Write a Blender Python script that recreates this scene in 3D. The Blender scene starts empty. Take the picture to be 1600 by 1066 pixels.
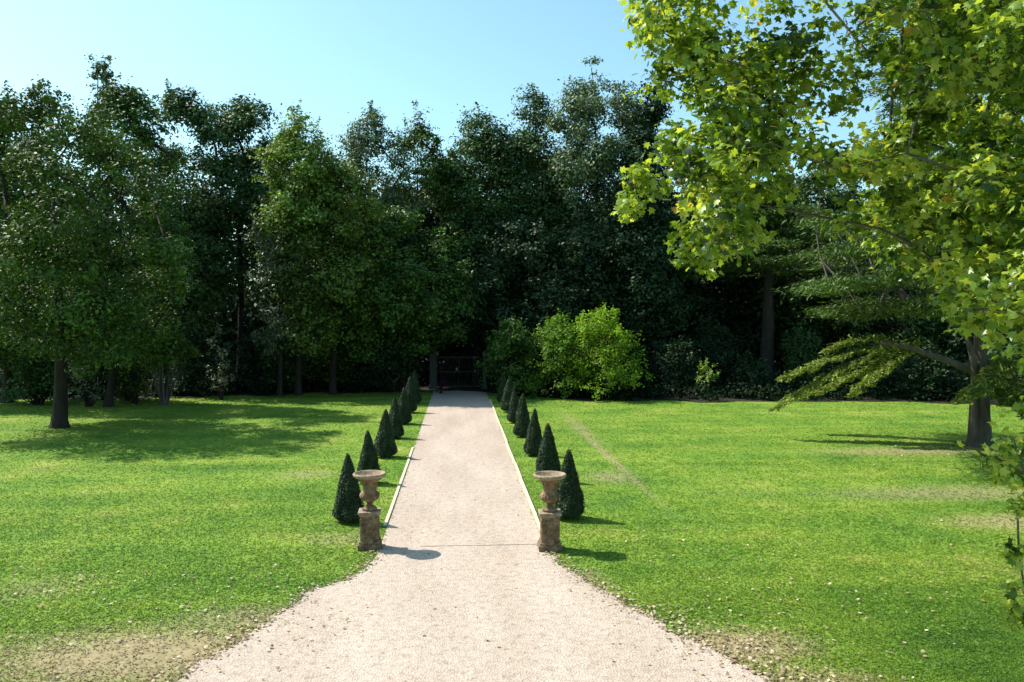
import bpy, math, random
import numpy as np
from mathutils import Vector, Matrix, noise
R = math.radians
rng = np.random.default_rng(11)
random.seed(5)
S = bpy.context.scene
C = S.collection

# ------------------------------------------------------------------ camera
F = 1244.0; H = 3.6
cam_d = bpy.data.cameras.new('camera'); cam = bpy.data.objects.new('camera', cam_d); C.objects.link(cam)
cam_d.sensor_width = 36; cam_d.lens = F * 36 / 1600; cam_d.clip_end = 3000; cam_d.clip_start = .05
cam.location = (0, 0, H)
cam.rotation_euler = (R(90) - math.atan(33 / F), 0, -math.atan(84 / F))
S.camera = cam
CM = np.array(cam.rotation_euler.to_matrix())

def ray(px, py):
    return CM @ np.array([(px - 800) / F, -(py - 533) / F, -1.0])
def P(px, py, d):                                   # world point seen at a photo pixel, d metres ahead
    v = ray(px, py); return np.array([0, 0, H]) + v * (d / v[1])
def G(px, py):                                      # ground point seen at a photo pixel
    v = ray(px, py); return np.array([0, 0, H]) + v * (-H / v[2])

# ------------------------------------------------------------------ world and sun
SUN_EL, SUN_AZ = 50, math.atan2(-.885, .465)        # azimuth from +Y, clockwise
W = bpy.data.worlds.new('World'); S.world = W; W.use_nodes = True
nt = W.node_tree; nt.nodes.clear()
sky = nt.nodes.new('ShaderNodeTexSky'); sky.sky_type = 'NISHITA'; sky.sun_disc = False
sky.sun_elevation = R(SUN_EL); sky.sun_rotation = SUN_AZ
sky.air_density = 1.1; sky.dust_density = 1.3; sky.ozone_density = 1.6; sky.altitude = 50
bg = nt.nodes.new('ShaderNodeBackground'); bg.inputs[1].default_value = .128
wo = nt.nodes.new('ShaderNodeOutputWorld')
tint = nt.nodes.new('ShaderNodeMix'); tint.data_type = 'RGBA'; tint.blend_type = 'MULTIPLY'; tint.inputs[0].default_value = 1
tint.inputs[7].default_value = (1.0, 1.27, 1.16, 1); nt.links.new(sky.outputs[0], tint.inputs[6]); nt.links.new(tint.outputs[2], bg.inputs[0]); nt.links.new(bg.outputs[0], wo.inputs[0])
sl = bpy.data.lights.new('sun', 'SUN'); so = bpy.data.objects.new('sun', sl); C.objects.link(so)
sl.energy = 5.0; sl.angle = R(.5); sl.color = (1, .94, .84)
sd = Vector((math.sin(SUN_AZ) * math.cos(R(SUN_EL)), math.cos(SUN_AZ) * math.cos(R(SUN_EL)), math.sin(R(SUN_EL))))
so.rotation_euler = sd.to_track_quat('Z', 'Y').to_euler(); so.location = sd * 60
S.view_settings.view_transform = 'Standard'; S.view_settings.look = 'None'
S.view_settings.exposure = .58; S.view_settings.gamma = 1
S.render.engine = 'CYCLES'
S.cycles.max_bounces = 5; S.cycles.diffuse_bounces = 3; S.cycles.transmission_bounces = 3; S.cycles.glossy_bounces = 2

# ------------------------------------------------------------------ object helpers
def tag(o, label=None, cat=None, group=None, kind=None):
    if label: o['label'] = label
    if cat: o['category'] = cat
    if group: o['group'] = group
    if kind: o['kind'] = kind
    return o
def empty(name, loc=(0, 0, 0), rz=0):
    o = bpy.data.objects.new(name, None); C.objects.link(o)
    o.location = tuple(float(v) for v in loc); o.rotation_euler = (0, 0, rz); o.empty_display_size = .3
    return o
def link(name, me, mat, parent=None, smooth=False):
    if mat and not me.materials: me.materials.append(mat)
    if smooth: me.polygons.foreach_set('use_smooth', [True] * len(me.polygons))
    o = bpy.data.objects.new(name, me); C.objects.link(o)
    if parent is not None: o.parent = parent
    return o
def mesh_np(name, V, loops, starts, attrs=None):
    me = bpy.data.meshes.new(name)
    V = np.ascontiguousarray(V, dtype=np.float32); loops = np.ascontiguousarray(loops, dtype=np.int32)
    starts = np.ascontiguousarray(starts, dtype=np.int32)
    me.vertices.add(len(V)); me.vertices.foreach_set('co', V.ravel())
    me.loops.add(len(loops)); me.loops.foreach_set('vertex_index', loops)
    me.polygons.add(len(starts)); me.polygons.foreach_set('loop_start', starts)
    me.update(calc_edges=True)
    for k, a in (attrs or {}).items():
        at = me.attributes.new(k, 'FLOAT', 'POINT'); at.data.foreach_set('value', np.ascontiguousarray(a, dtype=np.float32))
    return me
def quads_mesh(name, V, faces, attrs=None):
    faces = np.asarray(faces); n, k = faces.shape
    return mesh_np(name, V, faces.ravel(), np.arange(n) * k, attrs)
def norm(a): return a / (np.linalg.norm(a, axis=-1, keepdims=True) + 1e-9)

# leaf templates: (verts, faces)
LEAF = (np.array([(0, -.5, 0), (.27, -.05, .07), (0, .5, -.03), (-.27, -.05, .07)]), np.array([(0, 1, 2, 3)]))
LONG = (np.array([(0, -.5, 0), (.13, -.05, .03), (0, .5, -.04), (-.13, -.05, .03)]), np.array([(0, 1, 2, 3)]))
_po = [(0, -.42), (.16, -.36), (.44, -.3), (.30, -.08), (.52, .14), (.20, .16), (0, .55), (-.20, .16), (-.52, .14), (-.30, -.08), (-.44, -.3), (-.16, -.36)]
_pv = [(0, -.1, .05)] + [(x, y, -.22 * (x * x + (y * .7) ** 2)) for x, y in _po]
PALM = (np.array(_pv), np.array([(0, i + 1, (i + 1) % 12 + 1) for i in range(12)]))
BLADE = (np.array([(-.5, 0, 0), (.5, 0, 0), (.1, 0, 1)]), np.array([(0, 1, 2)]))

def scatter(name, pos, size, tone, tpl=LEAF, up=.5, out=None, outw=.3, hang=0.0, axis=None):
    """one leaf of template tpl at each pos: random turn, blade tending to face up and outwards"""
    N = len(pos)
    n = rng.normal(size=(N, 3)) * .48; n[:, 2] += up
    if out is not None: n += outw * out
    n = norm(n)
    t = rng.normal(size=(N, 3)); t[:, 2] -= hang
    if axis is not None: t = axis + .35 * t
    t = norm(t - n * np.sum(t * n, axis=1, keepdims=True)); b = np.cross(t, n)
    tv, tf = tpl; k = len(tv)
    V = (pos[:, None, :] + size[:, None, None] * (tv[None, :, 0, None] * b[:, None, :] + tv[None, :, 1, None] * t[:, None, :] + tv[None, :, 2, None] * n[:, None, :])).reshape(-1, 3)
    Fc = (tf[None] + (np.arange(N) * k)[:, None, None]).reshape(-1, tf.shape[1])
    return quads_mesh(name, V, Fc, {'tone': np.repeat(tone, k)})

class MB:
    """collects tubes, boxes and lathes into one mesh"""
    def __init__(s): s.v = []; s.f = []
    def ring(s, c, r, u, w, n, lump=0):
        i0 = len(s.v)
        for i in range(n):
            a = 2 * math.pi * i / n; rr = r * (1 + lump * math.sin(3 * a + c[2] * 2) + lump * .6 * math.sin(5 * a - c[2] * 3))
            s.v.append(tuple(c + u * (rr * math.cos(a)) + w * (rr * math.sin(a))))
        return i0
    def tube(s, pts, rad, n=7, lump=0):
        pts = [np.array(p, float) for p in pts]; prev = None; u = None
        for k, p in enumerate(pts):
            d = pts[min(k + 1, len(pts) - 1)] - pts[max(k - 1, 0)]; d = d / (np.linalg.norm(d) + 1e-9)
            if u is None:
                u = np.cross(d, (0, 1, 0) if abs(d[1]) < .9 else (1, 0, 0))
            u = u - d * np.dot(u, d); u = u / (np.linalg.norm(u) + 1e-9); w = np.cross(d, u)
            i = s.ring(p, rad[k], u, w, n, lump)
            if prev is not None:
                for j in range(n): s.f.append((prev + j, prev + (j + 1) % n, i + (j + 1) % n, i + j))
            prev = i
        s.f.append(tuple(prev + j for j in range(n)))
    def box(s, c, d, rz=0, taper=1.0):
        i0 = len(s.v); cs, sn = math.cos(rz), math.sin(rz)
        for z in (-1, 1):
            k = taper if z > 0 else 1
            for x, y in ((-1, -1), (1, -1), (1, 1), (-1, 1)):
                X, Y = x * d[0] / 2 * k, y * d[1] / 2 * k
                s.v.append((c[0] + X * cs - Y * sn, c[1] + X * sn + Y * cs, c[2] + z * d[2] / 2))
        for q in ((3, 2, 1, 0), (4, 5, 6, 7), (0, 1, 5, 4), (1, 2, 6, 5), (2, 3, 7, 6), (3, 0, 4, 7)): s.f.append(tuple(i0 + a for a in q))
    def lathe(s, prof, n=40, flute=None):
        prev = None
        for (r, z) in prof:
            i0 = len(s.v)
            for i in range(n):
                a = 2 * math.pi * i / n; rr = r * (1 + (flute(z, a) if flute else 0))
                s.v.append((rr * math.cos(a), rr * math.sin(a), z))
            if prev is not None:
                for j in range(n): s.f.append((prev + j, prev + (j + 1) % n, i0 + (j + 1) % n, i0 + j))
            prev = i0
    def build(s, name, mat, parent=None, smooth=False):
        me = bpy.data.meshes.new(name); me.from_pydata([tuple(map(float, v)) for v in s.v], [], s.f); me.update()
        return link(name, me, mat, parent, smooth)

# ------------------------------------------------------------------ materials
def new_mat(name):
    m = bpy.data.materials.new(name); m.use_nodes = True; m.node_tree.nodes.clear(); return m, m.node_tree
def N_(nt, t, **k):
    n = nt.nodes.new('ShaderNode' + t)
    for a, v in k.items(): setattr(n, a, v)
    return n
def ramp(nt, fac, stops):
    r = N_(nt, 'ValToRGB'); e = r.color_ramp.elements
    while len(e) < len(stops): e.new(.5)
    for i, (p, c) in enumerate(stops): e[i].position = p; e[i].color = (*c, 1)
    nt.links.new(fac, r.inputs[0]); return r.outputs[0]
def leaf_mat(name, stops, transl=.3, rough=.55, spec=.2, tcol=(1.25, 1.2, .55)):
    m, nt = new_mat(name); L = nt.links.new
    at = N_(nt, 'Attribute', attribute_name='tone')
    col = ramp(nt, at.outputs['Fac'], stops)
    pb = N_(nt, 'BsdfPrincipled'); pb.inputs['Roughness'].default_value = rough; pb.inputs['Specular IOR Level'].default_value = spec
    L(col, pb.inputs['Base Color'])
    tr = N_(nt, 'BsdfTranslucent'); mu = N_(nt, 'Mix', data_type='RGBA', blend_type='MULTIPLY'); mu.inputs[0].default_value = 1
    L(col, mu.inputs[6]); mu.inputs[7].default_value = (*tcol, 1); L(mu.outputs[2], tr.inputs[0])
    mx = N_(nt, 'MixShader'); mx.inputs[0].default_value = transl
    L(pb.outputs[0], mx.inputs[1]); L(tr.outputs[0], mx.inputs[2])
    o = N_(nt, 'OutputMaterial'); L(mx.outputs[0], o.inputs[0]); return m
def noise_mat(name, stops, scale=5, detail=6, rough=.85, bump=.4, bscale=30, stretch=(1, 1, 1), bdist=.02):
    m, nt = new_mat(name); L = nt.links.new
    tc = N_(nt, 'TexCoord'); mp = N_(nt, 'Mapping'); mp.inputs['Scale'].default_value = stretch; L(tc.outputs['Object'], mp.inputs[0])
    no = N_(nt, 'TexNoise'); no.inputs['Scale'].default_value = scale; no.inputs['Detail'].default_value = detail; no.inputs['Roughness'].default_value = .65
    L(mp.outputs[0], no.inputs['Vector']); col = ramp(nt, no.outputs['Fac'], stops)
    n2 = N_(nt, 'TexNoise'); n2.inputs['Scale'].default_value = bscale; n2.inputs['Detail'].default_value = 5; L(mp.outputs[0], n2.inputs['Vector'])
    bp = N_(nt, 'Bump'); bp.inputs['Strength'].default_value = bump; bp.inputs['Distance'].default_value = bdist; L(n2.outputs['Fac'], bp.inputs['Height'])
    pb = N_(nt, 'BsdfPrincipled'); pb.inputs['Roughness'].default_value = rough; pb.inputs['Specular IOR Level'].default_value = .25
    L(col, pb.inputs['Base Color']); L(bp.outputs[0], pb.inputs['Normal'])
    o = N_(nt, 'OutputMaterial'); L(pb.outputs[0], o.inputs[0]); return m

def lm(name, base, spread=.55, transl=.25, accent=None, **k):
    b = np.array(base)
    st = [(.0, tuple(b * (1 - spread))), (.45, tuple(b)), (.85, tuple(b * (1 + spread)))]
    if accent: st += [(.93, tuple(b * (1 + spread))), (.97, accent)]
    return leaf_mat(name, st, transl, **k)
M = {}
M['mid'] = lm('foliage_mid_green', (.062, .125, .022), transl=.12, accent=(.17, .22, .04))
M['olive'] = lm('foliage_olive', (.072, .132, .020), transl=.12, accent=(.20, .22, .04))
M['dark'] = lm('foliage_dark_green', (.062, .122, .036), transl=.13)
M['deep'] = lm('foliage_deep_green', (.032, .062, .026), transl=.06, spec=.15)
M['blue'] = lm('foliage_blue_green', (.115, .175, .080), transl=.16, spec=.35)
M['light'] = lm('foliage_light_green', (.19, .29, .055), transl=.22)
M['silver'] = lm('foliage_silver_green', (.15, .19, .10), transl=.12, spec=.5)
M['rust'] = lm('foliage_rusty_green', (.110, .170, .030), transl=.18, accent=(.24, .14, .04))
M['bright'] = lm('foliage_bright_shrub', (.20, .34, .03), transl=.42)
M['green'] = lm('foliage_fresh_green', (.13, .25, .03), transl=.3)
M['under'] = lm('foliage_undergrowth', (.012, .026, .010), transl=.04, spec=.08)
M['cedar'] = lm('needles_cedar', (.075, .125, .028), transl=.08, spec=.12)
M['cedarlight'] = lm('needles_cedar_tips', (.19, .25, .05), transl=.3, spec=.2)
M['box'] = lm('foliage_clipped_cone', (.032, .060, .024), spread=.65, transl=.1, spec=.3, accent=(.10, .075, .03))
M['purple'] = lm('foliage_purple', (.06, .02, .04), transl=.1)
M['plane'] = leaf_mat('leaves_plane', [(0, (.03, .065, .012)), (.3, (.12, .22, .022)), (.65, (.36, .47, .08)), (.93, (.50, .52, .10)), (.975, (.55, .42, .07)), (1, (.45, .24, .05))], .5, rough=.35, spec=.5, tcol=(1.5, 1.35, .55))
M['fallen'] = leaf_mat('leaves_fallen', [(0, (.20, .13, .07)), (.5, (.36, .27, .16)), (1, (.62, .54, .38))], .15, rough=.7, spec=.2)
M['bark'] = noise_mat('bark_dark', [(.3, (.014, .011, .009)), (.7, (.045, .037, .030))], 6, bump=.9, bscale=14, stretch=(1, 1, .25), bdist=.05)
M['barkmid'] = noise_mat('bark_mid', [(.3, (.05, .042, .034)), (.7, (.14, .12, .10))], 5, bump=.6, bscale=16, stretch=(1, 1, .3), bdist=.04)
M['barkpale'] = noise_mat('bark_pale', [(.3, (.06, .052, .044)), (.7, (.17, .15, .13))], 5, bump=.6, bscale=16, stretch=(1, 1, .3), bdist=.04)
M['stone'] = noise_mat('weathered_sandstone', [(.3, (.05, .030, .017)), (.5, (.18, .115, .068)), (.72, (.36, .26, .165))], 11, bump=.8, bscale=38, bdist=.02)
M['stonetop'] = noise_mat('sunlit_pale_stone', [(.3, (.15, .10, .065)), (.7, (.42, .32, .22))], 14, bump=.6, bscale=40, bdist=.015)  # paler copy of the stone, sunlit look of caps and rims in the colour
M['edging'] = noise_mat('pale_edging', [(.3, (.42, .40, .26)), (.65, (.66, .62, .46))], 7, bump=.5, bscale=30, bdist=.01)
M['greystone'] = noise_mat('shaded_gate_stone', [(.3, (.04, .046, .043)), (.7, (.09, .10, .095))], 6, bump=.5, bscale=20)  # pale stone, its colour darkened for the shade at the path end
M['iron'] = noise_mat('dark_iron', [(.3, (.02, .021, .022)), (.7, (.045, .045, .045))], 20, rough=.5, bump=.2, bscale=60)
M['litter_shade'] = noise_mat('shaded_soil', [(.3, (.012, .010, .006)), (.55, (.028, .022, .013)), (.8, (.025, .035, .012))], 3, detail=10, bump=.8, bscale=18, bdist=.05)  # soil, darkened in its colour to read as shade
M['seam'] = noise_mat('seam_strip', [(.3, (.33, .27, .21)), (.7, (.50, .42, .35))], 9, bump=.4, bscale=30, bdist=.01)

# gravel
def gravel():
    m, nt = new_mat('pinkish_gravel'); L = nt.links.new
    tc = N_(nt, 'TexCoord')
    big = N_(nt, 'TexNoise'); big.inputs['Scale'].default_value = .55; big.inputs['Detail'].default_value = 7
    mid = N_(nt, 'TexNoise'); mid.inputs['Scale'].default_value = 9; mid.inputs['Detail'].default_value = 8; mid.inputs['Roughness'].default_value = .75; L(tc.outputs['Object'], mid.inputs['Vector'])
    vo = N_(nt, 'TexVoronoi'); vo.inputs['Scale'].default_value = 42; L(tc.outputs['Object'], vo.inputs['Vector'])
    bm = N_(nt, 'Mapping'); bm.inputs['Scale'].default_value = (2.2, .55, 1); L(tc.outputs['Object'], bm.inputs[0]); L(bm.outputs[0], big.inputs['Vector'])
    a = ramp(nt, big.outputs['Fac'], [(.3, (.405, .330, .272)), (.5, (.455, .375, .312)), (.7, (.50, .42, .355))])
    b = ramp(nt, mid.outputs['Fac'], [(.28, (.62, .60, .58)), (.5, (1, 1, 1)), (.75, (1.12, 1.1, 1.08))])
    hs = N_(nt, 'Separate' + 'Color'); L(vo.outputs['Color'], hs.inputs[0])
    c = ramp(nt, hs.outputs[0], [(0, (.72, .68, .66)), (.25, (.97, .97, .97)), (.8, (1.02, 1, .98)), (1, (1.25, 1.22, 1.2))])
    m1 = N_(nt, 'Mix', data_type='RGBA', blend_type='MULTIPLY'); m1.inputs[0].default_value = 1; L(a, m1.inputs[6]); L(b, m1.inputs[7])
    m2 = N_(nt, 'Mix', data_type='RGBA', blend_type='MULTIPLY'); m2.inputs[0].default_value = .8; L(m1.outputs[2], m2.inputs[6]); L(c, m2.inputs[7])
    ad = N_(nt, 'Math', operation='MULTIPLY_ADD'); L(mid.outputs['Fac'], ad.inputs[0]); ad.inputs[1].default_value = .8; L(vo.outputs['Distance'], ad.inputs[2])
    bp = N_(nt, 'Bump'); bp.inputs['Strength'].default_value = .55; bp.inputs['Distance'].default_value = .02; L(ad.outputs[0], bp.inputs['Height'])
    pb = N_(nt, 'BsdfPrincipled'); pb.inputs['Roughness'].default_value = .95; pb.inputs['Specular IOR Level'].default_value = .1
    L(m2.outputs[2], pb.inputs['Base Color']); L(bp.outputs[0], pb.inputs['Normal'])
    o = N_(nt, 'OutputMaterial'); L(pb.outputs[0], o.inputs[0]); return m
M['gravel'] = gravel()

# worn patches of the lawn: x, y, rx, ry, strength (real bare or dry spots)
def gp(px, py): g = G(px, py); return g[0], g[1]
PATCH = [(*gp(235, 1025), 2.0, .85, 1.2), (*gp(60, 920), 1.0, .7, .5), (*gp(400, 970), 1.2, .6, .8), (*gp(530, 842), .8, .6, .55),
         (*gp(1150, 1010), .9, .55, 1.1), (*gp(1260, 1075), .9, .5, .9), (*gp(930, 915), .3, 1.2, .55),
         (*gp(1420, 705), 3.0, .9, .75), (*gp(1500, 770), 3.4, .9, .7), (*gp(1590, 815), 1.6, .7, .8),
         (*gp(955, 745), .7, .9, .7), (*gp(475, 742), 1.0, .6, .6), (*gp(1170, 770), 2.2, .7, .35), (*gp(905, 668), .4, 5, .6), (3.95, 21.5, .16, 7, .75),
         (*gp(250, 720), 4, .8, .25)]
def lawn_group():
    g = bpy.data.node_groups.new('lawn_colour', 'ShaderNodeTree')
    g.interface.new_socket('Color', in_out='OUTPUT', socket_type='NodeSocketColor')
    L = g.links.new; go = g.nodes.new('NodeGroupOutput')
    ge = N_(g, 'NewGeometry'); sx = N_(g, 'SeparateXYZ'); L(ge.outputs['Position'], sx.inputs[0])
    def nz(s, d=5, r=.6, st=None):
        n = N_(g, 'TexNoise'); n.inputs['Scale'].default_value = s; n.inputs['Detail'].default_value = d; n.inputs['Roughness'].default_value = r
        if st:
            mp = N_(g, 'Mapping'); mp.inputs['Scale'].default_value = st; L(ge.outputs['Position'], mp.inputs[0]); L(mp.outputs[0], n.inputs['Vector'])
        else: L(ge.outputs['Position'], n.inputs['Vector'])
        return n.outputs['Fac']
    a = ramp(g, nz(.42, 7, .66), [(.28, (.065, .145, .022)), (.42, (.115, .215, .026)), (.56, (.165, .255, .032)), (.68, (.24, .285, .06)), (.8, (.31, .31, .12))])
    b = ramp(g, nz(3.2, 8, .7), [(.3, (.80, .85, .85)), (.5, (1, 1, 1)), (.72, (1.16, 1.10, 1.2))])
    mow = ramp(g, nz(.8, 2, .5, (.10, 1.5, 1)), [(.35, (.80, .86, .80)), (.65, (1.2, 1.12, 1.15))])
    m1 = N_(g, 'Mix', data_type='RGBA', blend_type='MULTIPLY'); m1.inputs[0].default_value = 1; L(a, m1.inputs[6]); L(b, m1.inputs[7])
    m2 = N_(g, 'Mix', data_type='RGBA', blend_type='MULTIPLY'); m2.inputs[0].default_value = .8; L(m1.outputs[2], m2.inputs[6]); L(mow, m2.inputs[7])
    def mth(op, x, y=None, clamp=False):
        n = N_(g, 'Math', operation=op, use_clamp=clamp)
        for i, v in enumerate((x, y)):
            if v is None: continue
            if isinstance(v, (int, float)): n.inputs[i].default_value = float(v)
            else: L(v, n.inputs[i])
        return n.outputs[0]
    tot = None
    for (x, y, rx, ry, s) in PATCH:
        dx = mth('DIVIDE', mth('SUBTRACT', sx.outputs[0], x), rx); dy = mth('DIVIDE', mth('SUBTRACT', sx.outputs[1], y), ry)
        q = mth('ADD', mth('MULTIPLY', dx, dx), mth('MULTIPLY', dy, dy))
        e = mth('MULTIPLY', mth('EXPONENT', mth('MULTIPLY', q, -.8)), s)
        tot = e if tot is None else mth('MAXIMUM', tot, e)
    dry = mth('MULTIPLY', mth('SUBTRACT', nz(.55, 6, .65, (1, 1.3, 1)), .53), 2.6, True)
    tot = mth('MAXIMUM', tot, mth('MULTIPLY', dry, .5))
    fine = nz(5, 8, .75)
    fac = mth('MULTIPLY', mth('ADD', mth('SUBTRACT', tot, .42), mth('MULTIPLY', mth('SUBTRACT', fine, .38), 1.6)), 1.25, True)
    fac = mth('MULTIPLY', fac, mth('MULTIPLY', tot, 2.0, True), True)
    soil = ramp(g, nz(7, 6, .7), [(.3, (.17, .135, .07)), (.55, (.30, .25, .135)), (.75, (.36, .27, .17))])
    m3 = N_(g, 'Mix', data_type='RGBA'); L(fac, m3.inputs[0]); L(m2.outputs[2], m3.inputs[6]); L(soil, m3.inputs[7])
    L(m3.outputs[2], go.inputs[0]); return g
LG = lawn_group()
def lawn_mat():
    m, nt = new_mat('mown_lawn'); L = nt.links.new
    g = nt.nodes.new('ShaderNodeGroup'); g.node_tree = LG
    ge = N_(nt, 'NewGeometry'); n = N_(nt, 'TexNoise'); n.inputs['Scale'].default_value = 26; n.inputs['Detail'].default_value = 7; L(ge.outputs['Position'], n.inputs['Vector'])
    bp = N_(nt, 'Bump'); bp.inputs['Strength'].default_value = .35; bp.inputs['Distance'].default_value = .02; L(n.outputs['Fac'], bp.inputs['Height'])
    pb = N_(nt, 'BsdfPrincipled'); pb.inputs['Roughness'].default_value = .8; pb.inputs['Specular IOR Level'].default_value = .1
    L(g.outputs[0], pb.inputs['Base Color']); L(bp.outputs[0], pb.inputs['Normal'])
    o = N_(nt, 'OutputMaterial'); L(pb.outputs[0], o.inputs[0]); return m
def blade_mat():
    m, nt = new_mat('grass_blades'); L = nt.links.new
    g = nt.nodes.new('ShaderNodeGroup'); g.node_tree = LG
    at = N_(nt, 'Attribute', attribute_name='tone'); t = ramp(nt, at.outputs['Fac'], [(0, (1.05, 1.05, 1.05)), (.6, (1.2, 1.2, 1.2)), (.95, (1.35, 1.3, 1.4)), (1, (1.7, 1.6, 1.9))])
    mu = N_(nt, 'Mix', data_type='RGBA', blend_type='MULTIPLY'); mu.inputs[0].default_value = 1; L(g.outputs[0], mu.inputs[6]); L(t, mu.inputs[7])
    pb = N_(nt, 'BsdfPrincipled'); pb.inputs['Roughness'].default_value = .55; pb.inputs['Specular IOR Level'].default_value = .2; L(mu.outputs[2], pb.inputs['Base Color'])
    tr = N_(nt, 'BsdfTranslucent'); L(mu.outputs[2], tr.inputs[0])
    mx = N_(nt, 'MixShader'); mx.inputs[0].default_value = .5; L(pb.outputs[0], mx.inputs[1]); L(tr.outputs[0], mx.inputs[2])
    o = N_(nt, 'OutputMaterial'); L(mx.outputs[0], o.inputs[0]); return m
M['lawn'] = lawn_mat(); M['blades'] = blade_mat()

# ------------------------------------------------------------------ ground, path
def grid(name, xs, ys, z, mat):
    X, Y = np.meshgrid(xs, ys); V = np.stack([X.ravel(), Y.ravel(), np.full(X.size, z)], 1)
    nx, ny = len(xs), len(ys); i = np.arange(nx - 1)[None] + (np.arange(ny - 1) * nx)[:, None]; i = i.ravel()
    return link(name, quads_mesh(name, V, np.stack([i, i + 1, i + nx + 1, i + nx], 1)), mat)
tag(grid('lawn', np.linspace(-400, 400, 9), np.linspace(-60, 800, 9), 0.0, M['lawn']), kind='structure')

LY = [0, 3, 6, 7.91, 8.61, 9.63, 10.0, 10.54, 11.0, 11.34, 12.0, 12.5, 60]
LX = [-6, -5, -3.7, -2.92, -2.62, -2.24, -2.12, -2.0, -1.62, -1.42, -1.27, -1.24, -1.27]
RY = [0, 3, 6, 7.91, 8.61, 9.63, 11.2, 12.0, 12.5, 60]
RX = [6, 5, 3.75, 3.01, 2.66, 2.2, 1.6, 1.38, 1.36, 1.41]
def wob(y, s): return noise.noise((y * 2.3, s, 0)) * .15 + noise.noise((y * 9, s + 5, 0)) * .07
def ledge(y, w=True):
    b = float(np.interp(y, LY, LX)); k = 1 if y < 12.2 else (.35 if y > 17 else .12)
    return b + (wob(y, 1.0) * k if w else 0)
def redge(y, w=True):
    b = float(np.interp(y, RY, RX)); k = .8 if y < 12.2 else .06
    return b + (wob(y, 8.0) * k if w else 0)
def strip(name, y0, y1, dy, z, mat, nx=6):
    ys = np.arange(y0, y1 + 1e-6, dy); V = []; Fc = []
    for y in ys:
        a, b = ledge(y), redge(y)
        for i in range(nx + 1): V.append((a + (b - a) * i / nx, y, z))
    for r in range(len(ys) - 1):
        for i in range(nx):
            k = r * (nx + 1) + i; Fc.append((k, k + 1, k + nx + 2, k + nx + 1))
    return link(name, quads_mesh(name, np.array(V), Fc), mat)
tag(strip('gravel_path', -4, 60, .04, .006, M['gravel']), kind='structure')
mb = MB(); mb.box(((ledge(12.62, 0) + redge(12.62, 0)) / 2 + .3, 12.62, .008), (redge(12.62, 0) - ledge(12.62, 0) - .66, .035, .012))
tag(mb.build('seam_strip', M['seam']), 'thin buff strip crossing the gravel path between the two urns', 'edging')
# edging boards
def edging(name, fn, y0, y1, label, off, zt):
    mb = MB(); y = y0
    while y < y1:
        l = 1.6 + random.random() * .3; ya, yb = y, min(y + l - .012, y1)
        x = (fn(ya, 0) + fn(yb, 0)) / 2 + off + random.uniform(-.008, .008)
        mb.box((x, (ya + yb) / 2, zt / 2 - .02), (.055, yb - ya, zt + .04), rz=random.uniform(-.004, .004)); y += l
    return tag(mb.build(name, M['edging']), label, 'edging')
edging('path_edging', redge, 12.55, 35.6, 'pale straight edging along the right side of the gravel path', .03, .055)
edging('path_edging', ledge, 13.9, 22.4, 'short pale edging along the left side of the gravel path', -.03, .035)
# woodland soil under the trees; its near strip paints shade onto the lawn
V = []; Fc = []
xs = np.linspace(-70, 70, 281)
def wood_shade_edge(x):
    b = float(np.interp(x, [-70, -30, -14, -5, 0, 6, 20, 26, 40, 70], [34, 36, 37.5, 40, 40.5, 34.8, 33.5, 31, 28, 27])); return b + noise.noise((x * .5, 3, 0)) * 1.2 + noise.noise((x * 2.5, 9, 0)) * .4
for x in xs: V += [(x, wood_shade_edge(x), .012), (x, 62, .012), (x, 160, .012)]
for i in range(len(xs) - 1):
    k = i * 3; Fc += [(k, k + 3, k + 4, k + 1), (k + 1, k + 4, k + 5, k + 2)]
wf = link('floor_and_shade', quads_mesh('floor_and_shade', np.array(V), Fc), M['litter_shade']); tag(wf, kind='structure')

# grass blades, denser near the viewer
def make_grass():
    N = 560000
    d = 1 / rng.uniform(1 / 40, 1 / 5.5, N)
    u = rng.uniform(-.80, .86, N); X = u * d; Y = d
    a = np.array([ledge(y) for y in np.arange(0, 45, .02)]); b = np.array([redge(y) for y in np.arange(0, 45, .02)])
    k = (Y / .02).astype(int).clip(0, len(a) - 1); jl = rng.normal(0, .02, N)
    keep = (X < a[k] + jl + .004) | (X > b[k] + jl * 1.6 + .02)
    we = np.interp(X, xs, [wood_shade_edge(x) for x in xs]); keep &= Y < we + rng.normal(0, .3, N)
    X, Y = X[keep], Y[keep]; n = len(X)
    # sparser in bare patches
    bare = np.zeros(n)
    for (x, y, rx, ry, s) in PATCH: bare = np.maximum(bare, s * np.exp(-.8 * (((X - x) / rx) ** 2 + ((Y - y) / ry) ** 2)))
    keep = rng.random(n) > bare * .75; X, Y = X[keep], Y[keep]; n = len(X)
    h = (.010 + .016 * rng.random(n)) * (1 + .012 * Y); edge = np.minimum(abs(X - np.interp(Y, np.arange(0, 45, .02), a)), abs(X - np.interp(Y, np.arange(0, 45, .02), b)))
    h *= 1 + 1.1 * np.exp(-edge / .07) * rng.random(n)
    w = .0045 + .0007 * Y
    th = rng.uniform(0, 2 * math.pi, n); lx = rng.normal(0, 1.3, n) * h; ly = rng.normal(0, 1.3, n) * h
    V = np.zeros((n, 3, 3)); c, s = np.cos(th) * w, np.sin(th) * w
    V[:, 0] = np.stack([X - c, Y - s, np.zeros(n)], 1); V[:, 1] = np.stack([X + c, Y + s, np.zeros(n)], 1); V[:, 2] = np.stack([X + lx, Y + ly, h], 1)
    me = quads_mesh('grass', V.reshape(-1, 3), np.arange(n * 3).reshape(-1, 3), {'tone': np.repeat(rng.random(n), 3)})
    o = link('grass', me, M['blades']); tag(o, 'short mown green grass covering the lawns on both sides of the path', 'grass', kind='stuff')
make_grass()

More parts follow.
